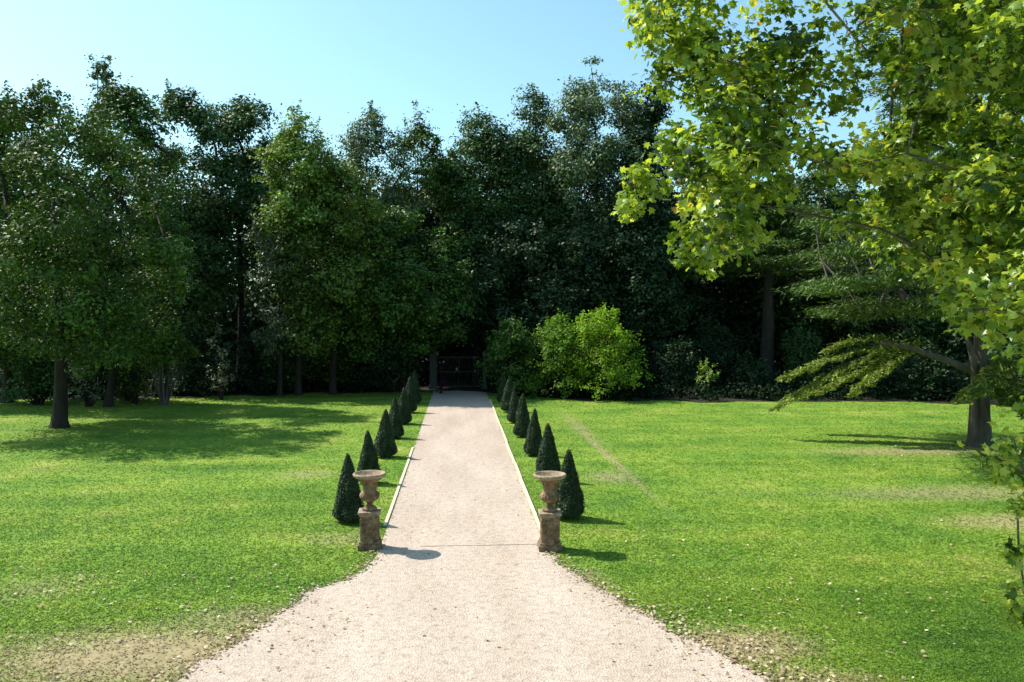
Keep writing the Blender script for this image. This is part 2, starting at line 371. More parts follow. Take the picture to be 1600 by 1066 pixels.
# fallen leaves
def make_fallen():
    ps = []
    def along(fn, y0, y1, n, sg, spread):
        for _ in range(n):
            y = random.uniform(y0, y1); ps.append((fn(y) + sg * (abs(random.gauss(0, spread)) - .06), y, .012 + random.random() * .02))
    along(ledge, 7, 12.6, 480, -1, .16); along(redge, 7, 12.6, 600, 1, .15); along(redge, 7, 9.8, 350, 1, .4)
    along(ledge, 12.6, 30, 120, -1, .25); along(redge, 12.6, 30, 90, 1, .2)
    for (x, y, rx, ry, s) in PATCH[:7]:
        for _ in range(int(130 * s)): ps.append((random.gauss(x, rx * .6), random.gauss(y, ry * .6), .02 + random.random() * .02))
    for _ in range(350): ps.append((random.uniform(-7, -2.3), random.uniform(8, 12), .03))
    for _ in range(300): d = random.uniform(8, 14); ps.append((random.uniform(2.6, .7 * d), d, .03))
    for _ in range(40): d = random.uniform(8, 20); ps.append((random.uniform(-1.2, 1.3), d, .016))
    for _ in range(500): ps.append((random.gauss(14, 2.6), random.gauss(20.5, 1.8), .03))
    ps = np.array(ps); lim = [(ledge(y), redge(y)) for y in ps[:, 1]]
    me = scatter('fallen_leaves', ps, rng.uniform(.02, .055, len(ps)), rng.random(len(ps)), PALM, up=1.6)
    tag(link('fallen_leaves', me, M['fallen']), 'dry tan fallen leaves scattered along the path edges and lawn', 'fallen leaves', kind='stuff')
make_fallen()
def make_stones():
    n = 520; mbp = []; V = []; Fc = []
    for i in range(n):
        y = random.uniform(7, 12.7); side = random.random() < .45
        x = (ledge(y) + abs(random.gauss(0, .12)) - .07) if side else (redge(y) - abs(random.gauss(0, .14)) + .08)
        r = random.uniform(.006, .019) * (1.6 if random.random() < .06 else 1); k = len(V); a0 = random.random() * 6
        for j in range(5): a = a0 + j * 1.257; V.append((x + r * math.cos(a) * random.uniform(.7, 1.2), y + r * math.sin(a) * random.uniform(.7, 1.2), .004))
        for j in range(5): a = a0 + j * 1.257 + .3; V.append((x + .6 * r * math.cos(a), y + .6 * r * math.sin(a), .006 + r * random.uniform(.7, 1.1)))
        for j in range(5): Fc.append((k + j, k + (j + 1) % 5, k + 5 + (j + 1) % 5, k + 5 + j))
        Fc.append((k + 5, k + 6, k + 7, k + 8)); Fc.append((k + 5, k + 8, k + 9, k + 9))
    Fc = [f if len(set(f)) == 4 else f[:3] for f in Fc]
    me = bpy.data.meshes.new('loose_stones'); me.from_pydata(V, [], Fc); me.update()
    tag(link('loose_stones', me, M['gravel']), 'loose pale gravel stones strewn along the flared path edges', 'loose stones', kind='stuff')
make_stones()

# ------------------------------------------------------------------ trees
def skeleton(base, clumps, trunk_r, trunk_top, lean=(0, 0), wobble=.12, n_side=8, twig=.02, name='trunk', parent=None, mat=None, up_bias=.5, fork=.35, limb_len=None):
    """trunk up to trunk_top plus limbs that reach every clump centre; returns the trunk object"""
    nodes = []; par = []
    zt = trunk_top; nseg = max(4, int(zt / .9))
    for i in range(nseg + 1):
        t = i / nseg
        nodes.append(np.array([base[0] + lean[0] * t + wobble * math.sin(t * 5 + base[0]) * t, base[1] + lean[1] * t + wobble * math.cos(t * 4 + base[1]) * t, base[2] + zt * t])); par.append(i - 1)
    trunkN = len(nodes)
    root = np.array([base[0], base[1], base[2] + zt * fork])
    order = sorted(clumps, key=lambda c: np.linalg.norm(c - root))
    first = max(1, int(nseg * fork * .8))
    for c in order:
        A = np.array(nodes[first:]); d = np.linalg.norm(A - c, axis=1) + up_bias * np.maximum(0, A[:, 2] - c[2] + .15 * np.linalg.norm((A - c)[:, :2], axis=1)) * 1.2
        j = int(np.argmin(d)) + first; p = nodes[j]; L = np.linalg.norm(c - p); k = max(1, int(L / .8)); last = j
        for q in range(1, k + 1):
            t = q / k; m = p + (c - p) * t
            if q < k: m = m + rng.normal(0, .06 * L / k + .03, 3); m[2] += .10 * L * math.sin(math.pi * t) * .5
            nodes.append(m); par.append(last); last = len(nodes) - 1
    n = len(nodes); area = np.zeros(n); kids = [[] for _ in range(n)]
    for i in range(n - 1, -1, -1):
        area[i] = max(area[i], twig ** 2) if not kids[i] else sum(area[k] for k in kids[i]) * 1.0
        if par[i] >= 0: kids[par[i]].append(i)
    rad = np.sqrt(area)
    sc = trunk_r / rad[0]
    rad = np.minimum(rad * (1 + (sc - 1) * (rad / rad[0]) ** 1.6), trunk_r)
    for i in range(trunkN): rad[i] = min(max(rad[i], trunk_r * (1 - .8 * i / trunkN) * .8), trunk_r * (1 - .85 * i / trunkN))
    if limb_len:                                          # limbs thin out with their reach
        for i in range(trunkN, n):
            q = math.hypot(nodes[i][0] - base[0], nodes[i][1] - base[1]); rad[i] = min(rad[i], trunk_r * .5 * math.exp(-q / limb_len) + .006)
    mb = MB()
    # root flare
    b = nodes[0]
    tr = [b + np.array([0, 0, -.05])] + [b + np.array([0, 0, .25])] + nodes[1:trunkN]
    rr = [rad[0] * 1.45, rad[0] * 1.08] + list(rad[1:trunkN])
    mb.tube(tr, rr, n_side + 2, lump=.06)
    for i in range(trunkN, n):
        p = par[i]
        mb.tube([nodes[p], nodes[i]], [min(rad[p], rad[i] * 1.25), rad[i]], 5 if rad[i] < .05 else n_side)
    return mb, nodes

def clump_leaves(clumps, radii, per, flat=.75, fill=.45, stretchz=None):
    pos = []; out = []; tone = []
    for c, r in zip(clumps, radii):
        n = max(6, int(per * (r ** 2)))
        # each clump is a handful of smaller sprigs, so light and dark break up inside it
        ns = max(3, int(n / 26)); sd_ = norm(rng.normal(size=(ns, 3))) * (rng.random((ns, 1)) ** .4) * r; sd_[:, 2] = sd_[:, 2] * flat + .08 * r
        st = rng.normal(0, .16, ns); w = rng.integers(0, ns, n)
        q = sd_[w] + rng.normal(0, 1, (n, 3)) * np.array([1, 1, .55 * flat + .2]) * (.30 * r * rng.uniform(.5, 1.2, n)[:, None])
        d = norm(q + np.array([0, 0, .25 * r]))
        pos.append(c + q); out.append(d); tone.append(np.clip(rng.normal(.42, .17, n) + st[w] + rng.normal(0, .12), 0, 1) * .93 + (rng.random(n) < .03) * .06)
    return np.concatenate(pos), np.concatenate(out), np.clip(np.concatenate(tone), 0, 1)

def tree(name, label, cat, cx, top, d, hw, bottom, mat, n=55, leaf=.2, per=330, trunk_r=.2, bark='bark', base_px=None, profile='oval', depth=1.0, cr=(.75, 1.25), flat=.8, group='trees of the wood behind the lawn', tpl=LEAF, sprig=0, up=.5, fork=.35, hang=0, gap=0):
    """broadleaf tree: crown seen at column cx, from row top to row bottom, half width hw px, d metres ahead"""
    bx = base_px if base_px is not None else cx
    b = P(bx, 600, d); base = np.array([b[0], d, 0.0])
    c0 = P(cx, top, d); zt = c0[2]; zb = P(cx, bottom, d)[2]; rx = hw * d / F; ry = rx * depth
    cl = []; rd = []; n = int(n * 1.3); hw *= 1.12; rx = hw * d / F; ry = rx * depth
    tries = 0
    while len(cl) < n and tries < 9000:
        tries += 1
        t = random.random()
        if profile == 'oval': w = (1 - max(0, (t - .45) / .55) ** 2.2) ** .5 * (.72 + .28 * min(1, t * 3))
        elif profile == 'column': w = (1 - t ** 4) * (.75 + .25 * math.sin(t * 3))
        elif profile == 'cone': w = (1 - t) ** .75 * 1.05 + .05
        elif profile == 'dome': w = math.sqrt(max(0, 1 - t * t)) * 1.0
        a = random.random() * 2 * math.pi; q = random.random() ** .42
        r = random.uniform(*cr) * (1 - .25 * t)
        x, y = math.cos(a) * q * max(.05, rx * w - r * .55), math.sin(a) * q * max(.05, ry * w - r * .55)
        z = zb + r * .5 + (zt - zb - r * 1.35) * t
        lob = noise.noise((x * .62 + cx, y * .62, z * .62))
        if lob < -.10 - gap: continue
        if any((x + c0[0] - k[0]) ** 2 + (y + d - k[1]) ** 2 + (z - k[2]) ** 2 < (.42 * r) ** 2 for k in cl): continue
        cl.append(np.array([c0[0] + x, d + y, z])); rd.append(r)
    pos, out, tone = clump_leaves(cl, rd, per * 1.25, flat)
    if sprig:                                             # thin shoots standing out of the top
        for _ in range(sprig):
            k = random.randrange(len(cl)); c = cl[k]; h = random.uniform(.5, 1.1); dirv = norm(np.array([random.gauss(0, .35), random.gauss(0, .35), 1.0]))
            m = int(42 * h); tt = rng.random(m); pp = c + dirv * (rd[k] * .6 + h * tt[:, None]) + rng.normal(0, .09, (m, 3)) * (1.2 - tt[:, None])
            pos = np.concatenate([pos, pp]); out = np.concatenate([out, np.tile(dirv, (m, 1))]); tone = np.concatenate([tone, rng.uniform(.2, .9, m)])
    e = empty(name, base)
    mb, nodes = skeleton(base * 0, [c - base for c in cl], trunk_r, max(zb, .6) + (zt - max(zb, .6)) * .58, lean=(c0[0] - base[0], 0), fork=fork)
    mb.build('trunk', M[bark], e, True)
    sz = rng.uniform(.65, 1.25, len(pos)) * leaf
    link('crown', scatter('crown', pos - base, sz, tone, tpl, up=up, out=out, outw=.7, hang=hang), M[mat], e)
    return tag(e, label, cat, group)

B = 'trees of the wood behind the lawn'
# left side
tree('broadleaf_tree', 'leafy tree with a dark trunk standing alone on the left lawn, casting the broad shadow', 'tree', 88, 122, 27.5, 172, 575, 'olive', n=105, leaf=.15, per=560, trunk_r=.24, base_px=93, cr=(.45, 1.15), sprig=34, gap=-.13, group=B, fork=.4)
tree('broadleaf_tree', 'slimmer leafy tree just right of and behind the lone left lawn tree', 'tree', 195, 128, 34, 90, 570, 'mid', n=80, leaf=.16, per=480, trunk_r=.17, base_px=170, cr=(.5, 1.15), sprig=30, gap=-.12, group=B, fork=.4)
tree('tall_thin_tree', 'thin tree whose bare-looking tip rises highest above the left treetops', 'tree', 157, 58, 37, 24, 260, 'blue', n=34, leaf=.17, per=420, trunk_r=.13, profile='column', cr=(.35, .6), sprig=10, group=B)
tree('broadleaf_tree', 'dark leafy tree at the left picture edge behind the lone tree', 'tree', 10, 150, 36, 110, 585, 'mid', n=90, leaf=.2, per=330, trunk_r=.2, sprig=14, group=B)
tree('broadleaf_tree', 'dark green tree with spiky top between the slim left tree and the light green tree', 'tree', 285, 132, 41, 95, 520, 'dark', n=75, leaf=.2, per=340, trunk_r=.2, sprig=22, group=B)
tree('broadleaf_tree', 'dark green tree with two pointed tops left of the light green tree', 'tree', 375, 145, 43, 78, 430, 'dark', n=62, leaf=.2, per=320, trunk_r=.2, sprig=22, group=B)
tree('light_green_tree', 'light green upright tree left of the dip in the skyline', 'tree', 466, 160, 38.6, 64, 400, 'light', n=75, leaf=.18, per=360, trunk_r=.16, profile='column', cr=(.6, 1.0), sprig=14, group=B)
tree('silvery_tree', 'pale silvery green willow-like tree below the light green tree', 'tree', 437, 285, 38.2, 50, 560, 'silver', n=44, leaf=.2, per=300, trunk_r=.13, tpl=LONG, cr=(.5, .9), group=B, hang=1.2)
tree('rusty_tree', 'olive green tree with a few rusty leaves left of the path end', 'tree', 520, 238, 39, 88, 560, 'rust', n=75, leaf=.18, per=350, trunk_r=.18, sprig=10, group=B)
tree('airy_tree', 'airy grey green tree with sky showing through its crown above the path', 'tree', 580, 165, 44, 82, 400, 'blue', n=90, leaf=.17, per=260, trunk_r=.16, profile='column', cr=(.6, 1.1), sprig=30, group=B)
tree('airy_tree', 'feathery brownish green tree just right of the airy tree above the path', 'tree', 655, 172, 45, 68, 420, 'olive', n=70, leaf=.17, per=260, trunk_r=.16, profile='column', cr=(.6, 1.0), sprig=24, group=B)
tree('broadleaf_tree', 'olive green rounded tree directly above the end of the path', 'tree', 630, 320, 40, 105, 560, 'mid', n=70, leaf=.19, per=330, trunk_r=.18, group=B)
tree('broadleaf_tree', 'dense dark tree with a pointed top right of the skyline dip', 'tree', 745, 160, 45, 62, 480, 'dark', n=75, leaf=.19, per=380, trunk_r=.2, cr=(.8, 1.3), sprig=6, group=B)
tree('broadleaf_tree', 'dense dark green tree with a smooth round top right of the pointed one', 'tree', 825, 134, 46, 74, 480, 'dark', n=85, leaf=.19, per=380, trunk_r=.22, cr=(.8, 1.4), sprig=6, group=B)
tree('grey_green_tree', 'tallest grey green tree of the far row, left of the overhanging plane leaves', 'tree', 935, 88, 44, 82, 420, 'blue', n=100, leaf=.18, per=360, trunk_r=.24, sprig=26, group=B)
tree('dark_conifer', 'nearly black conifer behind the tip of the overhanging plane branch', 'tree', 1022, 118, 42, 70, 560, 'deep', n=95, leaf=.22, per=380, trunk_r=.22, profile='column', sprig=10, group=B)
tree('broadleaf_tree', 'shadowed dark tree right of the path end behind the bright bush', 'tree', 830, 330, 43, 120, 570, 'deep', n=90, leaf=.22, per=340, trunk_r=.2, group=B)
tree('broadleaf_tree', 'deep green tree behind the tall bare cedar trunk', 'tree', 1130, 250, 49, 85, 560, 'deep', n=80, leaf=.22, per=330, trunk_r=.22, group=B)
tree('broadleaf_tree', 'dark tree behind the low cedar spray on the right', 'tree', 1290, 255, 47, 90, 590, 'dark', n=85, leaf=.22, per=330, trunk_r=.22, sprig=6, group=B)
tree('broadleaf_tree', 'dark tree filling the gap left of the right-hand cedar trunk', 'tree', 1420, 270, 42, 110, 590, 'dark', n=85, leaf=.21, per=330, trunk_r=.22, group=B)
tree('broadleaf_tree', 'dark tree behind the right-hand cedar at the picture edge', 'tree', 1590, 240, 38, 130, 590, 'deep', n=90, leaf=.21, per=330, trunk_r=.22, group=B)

tree('broadleaf_tree', 'dark tree behind the rusty tree, filling the low part of the skyline dip', 'tree', 520, 225, 48, 62, 480, 'dark', n=50, leaf=.2, per=300, trunk_r=.2, group=B)
tree('broadleaf_tree', 'mid green tree behind the two airy trees above the path', 'tree', 625, 285, 49, 80, 520, 'mid', n=60, leaf=.2, per=300, trunk_r=.2, group=B)
tree('broadleaf_tree', 'mid green tree at the second dip of the skyline right of the airy trees', 'tree', 703, 222, 48, 50, 500, 'mid', n=50, leaf=.2, per=300, trunk_r=.2, sprig=8, group=B)
tree('broadleaf_tree', 'dark tree behind the grey green tall tree', 'tree', 900, 230, 49, 110, 520, 'deep', n=80, leaf=.22, per=300, trunk_r=.2, group=B)
# cedars: whorls of flat needle plates
def cedar(name, label, base, height, trunk_r, levels, plates, spread, mat, bark, needle=.16, per=520, lower=2.0, extra=None, group=None):
    cl = []; rd = []
    for i in range(levels):
        z = lower + (height - lower) * (i / (levels - 1)); w = spread * (1 - .75 * (i / (levels - 1)) ** 1.6)
        for k in range(plates):
            a = random.random() * 6.283; q = random.uniform(.35, 1)
            cl.append(np.array([math.cos(a) * w * q, math.sin(a) * w * q, z + random.gauss(0, .18) - .10 * w * q])); rd.append(random.uniform(.7, 1.15))
    pos, out, tone = clump_leaves(cl, rd, per, flat=.16)
    ax = norm(np.stack([pos[:, 0], pos[:, 1], np.full(len(pos), -.3)], 1))
    e = empty(name, base)
    mb, _ = skeleton(np.zeros(3), cl, trunk_r, height * .93, fork=.2, up_bias=2.0, wobble=.1)
    mb.build('trunk', M[bark], e, True)
    link('crown', scatter('crown', pos, rng.uniform(.7, 1.3, len(pos)) * needle, tone, LONG, up=.7, axis=ax), M[mat], e)
    tag(e, label, 'tree', group); return e
b = G(1198, 607)
cedar('cedar_tree', 'tall cedar with a thick straight bare trunk in the shade right of the bright bush', (b[0], b[1], 0), P(1198, 300, b[1])[2], .42, 7, 15, 4.3, 'cedar', 'bark', lower=6.6, needle=.22, group=B)

# right-hand cedar with the low sprays
rb = G(1530, 697)
def spray(pts, width, n_bl, needle, per):
    """a drooping bough: side branchlets either side of the axis, clothed in needles"""
    pts = [np.array(p, float) for p in pts]; pos = []; axs = []; mbs = []
    segs = np.array([np.linalg.norm(pts[i + 1] - pts[i]) for i in range(len(pts) - 1)]); cum = np.concatenate([[0], np.cumsum(segs)])
    def at(s): return np.array([np.interp(s, cum, [p[k] for p in pts]) for k in range(3)])
    for i in range(n_bl):
        s = cum[-1] * (.12 + .88 * (i / (n_bl - 1))); c = at(s); t = norm(at(min(s + .2, cum[-1])) - at(max(0, s - .3)))
        side = norm(np.cross(t, (0, 0, 1))) * (1 if i % 2 else -1)
        L = width * (1 - .55 * abs(2 * (s / cum[-1]) - 1)) * random.uniform(.6, 1.1)
        d = norm(t * .9 + side + np.array([0, 0, random.uniform(-.35, .25)]))
        m = int(per * L); u = rng.random(m); droop = np.stack([np.zeros(m), np.zeros(m), -.18 * L * u ** 2], 1)
        pos.append(c + d * (L * u)[:, None] + droop + rng.normal(0, .035, (m, 3)) * np.array([1, 1, .6])); axs.append(norm(d + .5 * rng.normal(size=(m, 3))))
        mbs.append((c, c + d * L * .8))
    m = int(per * 1.5); s = rng.random(m) * cum[-1]; pp = np.array([at(v) for v in s]) + rng.normal(0, .08, (m, 3)); pos.append(pp); axs.append(norm(rng.normal(size=(m, 3)) + np.array([-1, 0, -.3])))
    return np.concatenate(pos), np.concatenate(axs), mbs
def right_cedar():
    base = np.array([rb[0], rb[1], 0.0]); e = empty('cedar_tree', base)
    cl = []; rd = []
    for i in range(250):
        px = random.uniform(1270, 1760) if i < 150 else random.uniform(1280, 1520); py = random.uniform(60, 520) if px > 1380 else random.uniform(330, 500)
        d = rb[1] + random.uniform(-3.4, 4)
        q = P(px, py, d) - base; dr = .12 * math.hypot(q[0], q[1]); q[2] = round((q[2] + dr) / .85) * .85 - dr + random.gauss(0, .07)
        cl.append(q); rd.append(random.uniform(.6, 1.05))
    pos, out, tone = clump_leaves(cl, rd, 430, flat=.10)
    ax = norm(np.stack([pos[:, 0], pos[:, 1], np.full(len(pos), -1.2)], 1))
    mb, _ = skeleton(np.zeros(3), cl, .29, 9.5, fork=.25, up_bias=2.0, wobble=.15)
    # second pale stem fused to the trunk and the long diagonal limb
    mb.tube([np.array((-.22, -.12, 0)), np.array((-.24, -.15, 1.2)), np.array((-.3, -.15, 2.4)), np.array((-.55, -.1, 3.4))], [.14, .1, .09, .06], 8)
    l1 = [P(1518, 578, rb[1]) - base, P(1470, 560, rb[1] - .2) - base, P(1420, 543, rb[1] - .4) - base, P(1375, 535, rb[1] - .5) - base]
    mb.tube(l1, [.12, .09, .07, .04], 7)
    z = rb[1]
    def W(*q): return [P(x, y, z + dd) for x, y, dd in q]
    sp = [spray(W((1440, 532, .2), (1385, 545, .8), (1330, 568, 1.2), (1270, 600, 1.5), (1214, 636, 1.6)), .62, 40, .13, 230),
          spray(W((1400, 540, .8), (1340, 548, 1.3), (1280, 566, 1.6), (1222, 592, 1.7)), .55, 34, .13, 200),
          spray(W((1400, 545, 1.2), (1350, 580, 2.2), (1300, 600, 2.6), (1250, 622, 2.8)), .6, 30, .13, 190),
          spray(W((1440, 535, .3), (1400, 562, .4), (1370, 585, .4), (1335, 612, .3)), .5, 26, .13, 190),
          spray(W((1400, 538, .8), (1370, 528, 1.2), (1320, 535, 1.5), (1290, 548, 1.6)), .45, 24, .13, 170),
          spray(W((1560, 560, -.4), (1545, 590, -1.2), (1525, 610, -1.8), (1508, 624, -2.0)), .7, 22, .13, 260),
          spray(W((1560, 585, -.8), (1590, 605, -1.4), (1640, 625, -1.6), (1690, 650, -1.6)), .9, 34, .13, 380),
          spray(W((1545, 600, -1.0), (1570, 620, -1.6), (1600, 640, -1.9), (1640, 655, -2.0)), .7, 26, .13, 300),
          spray(W((1545, 560, .2), (1590, 570, -.8), (1650, 600, -1.2)), 1.0, 26, .13, 260)]
    axes = [0] * len(sp)
    mb.tube([l1[-1], P(1385, 545, rb[1] + .8) - base, P(1330, 565, rb[1] + 1.2) - base, P(1270, 598, rb[1] + 1.5) - base], [.05, .04, .03, .012], 5)
    mb.tube([P(1530, 575, rb[1]) - base, P(1600, 600, rb[1] - 1.4) - base, P(1690, 645, rb[1] - 1.6) - base], [.08, .05, .02], 5)
    for p_, a_, br in sp:
        for (u, v) in br: mb.tube([u - base, v - base], [.014, .005], 4)
    mb.build('trunk', M['barkmid'], e, True)
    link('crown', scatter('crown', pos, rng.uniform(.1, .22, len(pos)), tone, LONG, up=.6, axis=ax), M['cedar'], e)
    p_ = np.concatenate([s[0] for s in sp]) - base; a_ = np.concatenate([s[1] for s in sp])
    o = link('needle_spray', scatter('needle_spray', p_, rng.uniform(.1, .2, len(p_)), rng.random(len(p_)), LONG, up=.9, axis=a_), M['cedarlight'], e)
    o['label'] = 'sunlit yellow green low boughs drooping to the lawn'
    tag(e, 'cedar on the right lawn with twin pale trunk and low drooping boughs', 'tree', B)
right_cedar()

# shrubs: many stems, foliage to the ground
def shrub(name, label, cx, top, d, hw, mat, n=22, leaf=.16, per=420, bottom=None, cr=(.4, .75), group='shrubs along the far edge of the lawn', tpl=LEAF, stemm='bark', depth=1.0, up=.6, hang=0):
    base = np.array([P(cx, 600, d)[0], d, 0.0]); zt = P(cx, top, d)[2]; zb = .1 if bottom is None else P(cx, bottom, d)[2]; rx = hw * d / F
    cl = []; rd = []; tries = 0
    while len(cl) < n and tries < 4000:
        tries += 1; t = random.random(); a = random.random() * 6.283; q = random.random() ** .45; r = random.uniform(*cr)
        w = math.sqrt(max(0.02, 1 - (t * .97) ** 2.2)); x, y = math.cos(a) * q * max(.05, rx * w - r * .6), math.sin(a) * q * max(.05, rx * depth * w - r * .6)
        z = zb + r * .5 + max(.05, (zt - zb - r * 1.3)) * t
        if any((x - k[0]) ** 2 + (y - k[1]) ** 2 + (z - k[2]) ** 2 < (.5 * r) ** 2 for k in cl): continue
        cl.append(np.array([x, y, z])); rd.append(r)
    pos, out, tone = clump_leaves(cl, rd, per, .9)
    for c, r in zip(cl, rd):
        if c[2] > zt * .55:
            for _ in range(3):
                m = 26; h = random.uniform(.25, .6); dv = norm(np.array([random.gauss(0, .4), random.gauss(0, .4), 1.0])); tt = rng.random(m)
                pos = np.concatenate([pos, c + dv * (r * .6 + h * tt[:, None]) + rng.normal(0, .05, (m, 3))]); out = np.concatenate([out, np.tile(dv, (m, 1))]); tone = np.concatenate([tone, rng.uniform(.3, .9, m)])
    keep = pos[:, 2] > .03; pos, out, tone = pos[keep], out[keep], tone[keep]
    e = empty(name, base); mb = MB()
    for c in cl: mb.tube([np.array([c[0] * .12 + random.gauss(0, .05), c[1] * .12, -.02]), np.array([c[0] * .5, c[1] * .5, c[2] * .5]), c], [.03, .022, .008], 5)
    mb.build('stem', M[stemm], e, True)
    link('foliage', scatter('foliage', pos, rng.uniform(.65, 1.25, len(pos)) * leaf, tone, tpl, up=up, out=out, hang=hang), M[mat], e)
    return tag(e, label, 'shrub', group)
SH = 'shrubs along the far edge of the lawn'
shrub('bright_shrub', 'large sunlit yellow green shrub right of the path end', 940, 486, 36.3, 80, 'bright', n=80, leaf=.13, per=460, cr=(.3, .75))
shrub('bright_shrub', 'lower bright green shrub joined to the left flank of the big yellow green one', 868, 500, 36.9, 62, 'green', n=56, leaf=.13, per=440, cr=(.3, .7))
shrub('dark_shrub', 'darker green shrub between the path end and the bright yellow green shrub', 800, 500, 37.6, 56, 'mid', n=55, leaf=.15)
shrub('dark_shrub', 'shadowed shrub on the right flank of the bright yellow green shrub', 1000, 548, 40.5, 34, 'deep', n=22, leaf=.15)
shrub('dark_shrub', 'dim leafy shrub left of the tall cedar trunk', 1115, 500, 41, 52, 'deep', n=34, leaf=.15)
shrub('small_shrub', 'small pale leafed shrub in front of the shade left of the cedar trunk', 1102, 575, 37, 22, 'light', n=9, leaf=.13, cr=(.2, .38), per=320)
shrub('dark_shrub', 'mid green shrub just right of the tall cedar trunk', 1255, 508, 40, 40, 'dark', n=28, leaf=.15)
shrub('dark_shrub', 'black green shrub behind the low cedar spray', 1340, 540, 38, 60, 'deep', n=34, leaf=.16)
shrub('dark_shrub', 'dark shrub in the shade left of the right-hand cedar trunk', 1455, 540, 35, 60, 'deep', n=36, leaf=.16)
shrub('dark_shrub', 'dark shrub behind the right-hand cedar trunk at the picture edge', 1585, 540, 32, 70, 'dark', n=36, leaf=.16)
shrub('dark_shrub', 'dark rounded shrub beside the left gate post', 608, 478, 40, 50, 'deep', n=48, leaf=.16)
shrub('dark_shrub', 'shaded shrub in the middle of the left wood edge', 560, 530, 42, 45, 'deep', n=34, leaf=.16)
shrub('leafy_shrub', 'green shrub with pale leaf tips left of the middle wood edge', 478, 500, 42.5, 55, 'dark', n=36, leaf=.16)
shrub('silvery_shrub', 'pale grey green slender shrub right of the left-hand olive bush', 345, 520, 36.5, 26, 'silver', n=16, leaf=.15, per=260, tpl=LONG, cr=(.25, .5))
shrub('olive_bush', 'sunlit olive bush on a pale stem behind the left tree shadow', 255, 505, 34.5, 52, 'olive', n=34, leaf=.13, stemm='barkpale', bottom=590, cr=(.35, .65))
shrub('leafy_shrub', 'low shrub between the two left lawn tree trunks', 138, 572, 34, 32, 'silver', n=14, leaf=.13, per=260, cr=(.25, .5))
shrub('dark_shrub', 'dark shrub at the left picture edge behind the lone tree', 25, 540, 40, 55, 'deep', n=34, leaf=.16)
shrub('dark_shrub', 'dark shrub right of the olive bush in the shade', 395, 520, 41, 45, 'deep', n=34, leaf=.16)
shrub('dark_shrub', 'dark shrub behind the olive bush', 300, 520, 39, 48, 'deep', n=34, leaf=.16)
shrub('dark_shrub', 'dark shrub behind the low shrub between the left trunks', 150, 530, 40, 60, 'deep', n=34, leaf=.16)

shrub('leafy_shrub', 'mid green shrub filling the space under the lone left lawn tree', 60, 520, 35, 55, 'dark', n=36, leaf=.15)
shrub('leafy_shrub', 'green shrub right behind the slim left lawn tree trunk', 200, 520, 36.5, 42, 'mid', n=32, leaf=.14)
shrub('leafy_shrub', 'yellowish leafy sapling rising above the olive bush', 210, 415, 35, 26, 'olive', n=22, leaf=.13, cr=(.3, .5))
shrub('leafy_shrub', 'green shrub in the shade just left of the middle wood edge', 440, 510, 40.2, 46, 'dark', n=34, leaf=.15)
shrub('leafy_shrub', 'pale tipped shrub in the shade beside the rusty tree trunk', 520, 505, 40.8, 40, 'mid', n=30, leaf=.15)
shrub('dark_shrub', 'dark shrub between the bright shrub and the cedar trunk', 1060, 530, 38.5, 38, 'deep', n=28, leaf=.15)
shrub('dark_shrub', 'dark shrub in front of the tall cedar trunk foot', 1170, 560, 38.5, 34, 'deep', n=24, leaf=.15)
# the wood behind: one dark mass nobody could count
def backwood():
    pos = []; tone = []
    n = 260
    mb = MB()
    for i in range(n):
        x = random.uniform(-48, 62); y = random.uniform(47.5, 66); r = random.uniform(1.2, 2.2)
        top = 11 + 2.5 * noise.noise((x * .15, y * .2, 0))
        if -15.5 < x < -11.5: top = 5.0
        for z in np.arange(1, top, 1.7):
            m = int(150 * r); d = norm(rng.normal(size=(m, 3))) * (rng.random(m) ** .4)[:, None] * r
            pos.append(d + np.array([x + random.gauss(0, .6), y, z])); tone.append(np.clip(rng.normal(.4, .2, m), 0, 1))
    pos = np.concatenate(pos); tone = np.concatenate(tone); keep = pos[:, 2] > 0
    me = scatter('background_wood', pos[keep], rng.uniform(.28, .55, keep.sum()), tone[keep], LEAF, up=.3)
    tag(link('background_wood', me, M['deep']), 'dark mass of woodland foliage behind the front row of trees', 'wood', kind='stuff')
backwood()

def undergrowth():
    pos = []
    for i in range(1500):
        x = random.uniform(-42, 42); y = wood_shade_edge(x) + random.uniform(.3, 9) ** 1
        if -1.9 < x < 2.0 and y < 47: continue
        r = random.uniform(.3, .75); m = int(150 * r); d = norm(rng.normal(size=(m, 3))) * (rng.random(m) ** .5)[:, None] * r; d[:, 2] = abs(d[:, 2]) * 1.1
        pos.append(d + np.array([x, y, 0.02]))
    pos = np.concatenate(pos)
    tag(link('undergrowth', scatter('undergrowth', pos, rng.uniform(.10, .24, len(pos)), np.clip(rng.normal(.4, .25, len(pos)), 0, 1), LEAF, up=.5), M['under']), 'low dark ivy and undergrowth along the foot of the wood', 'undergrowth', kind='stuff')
undergrowth()
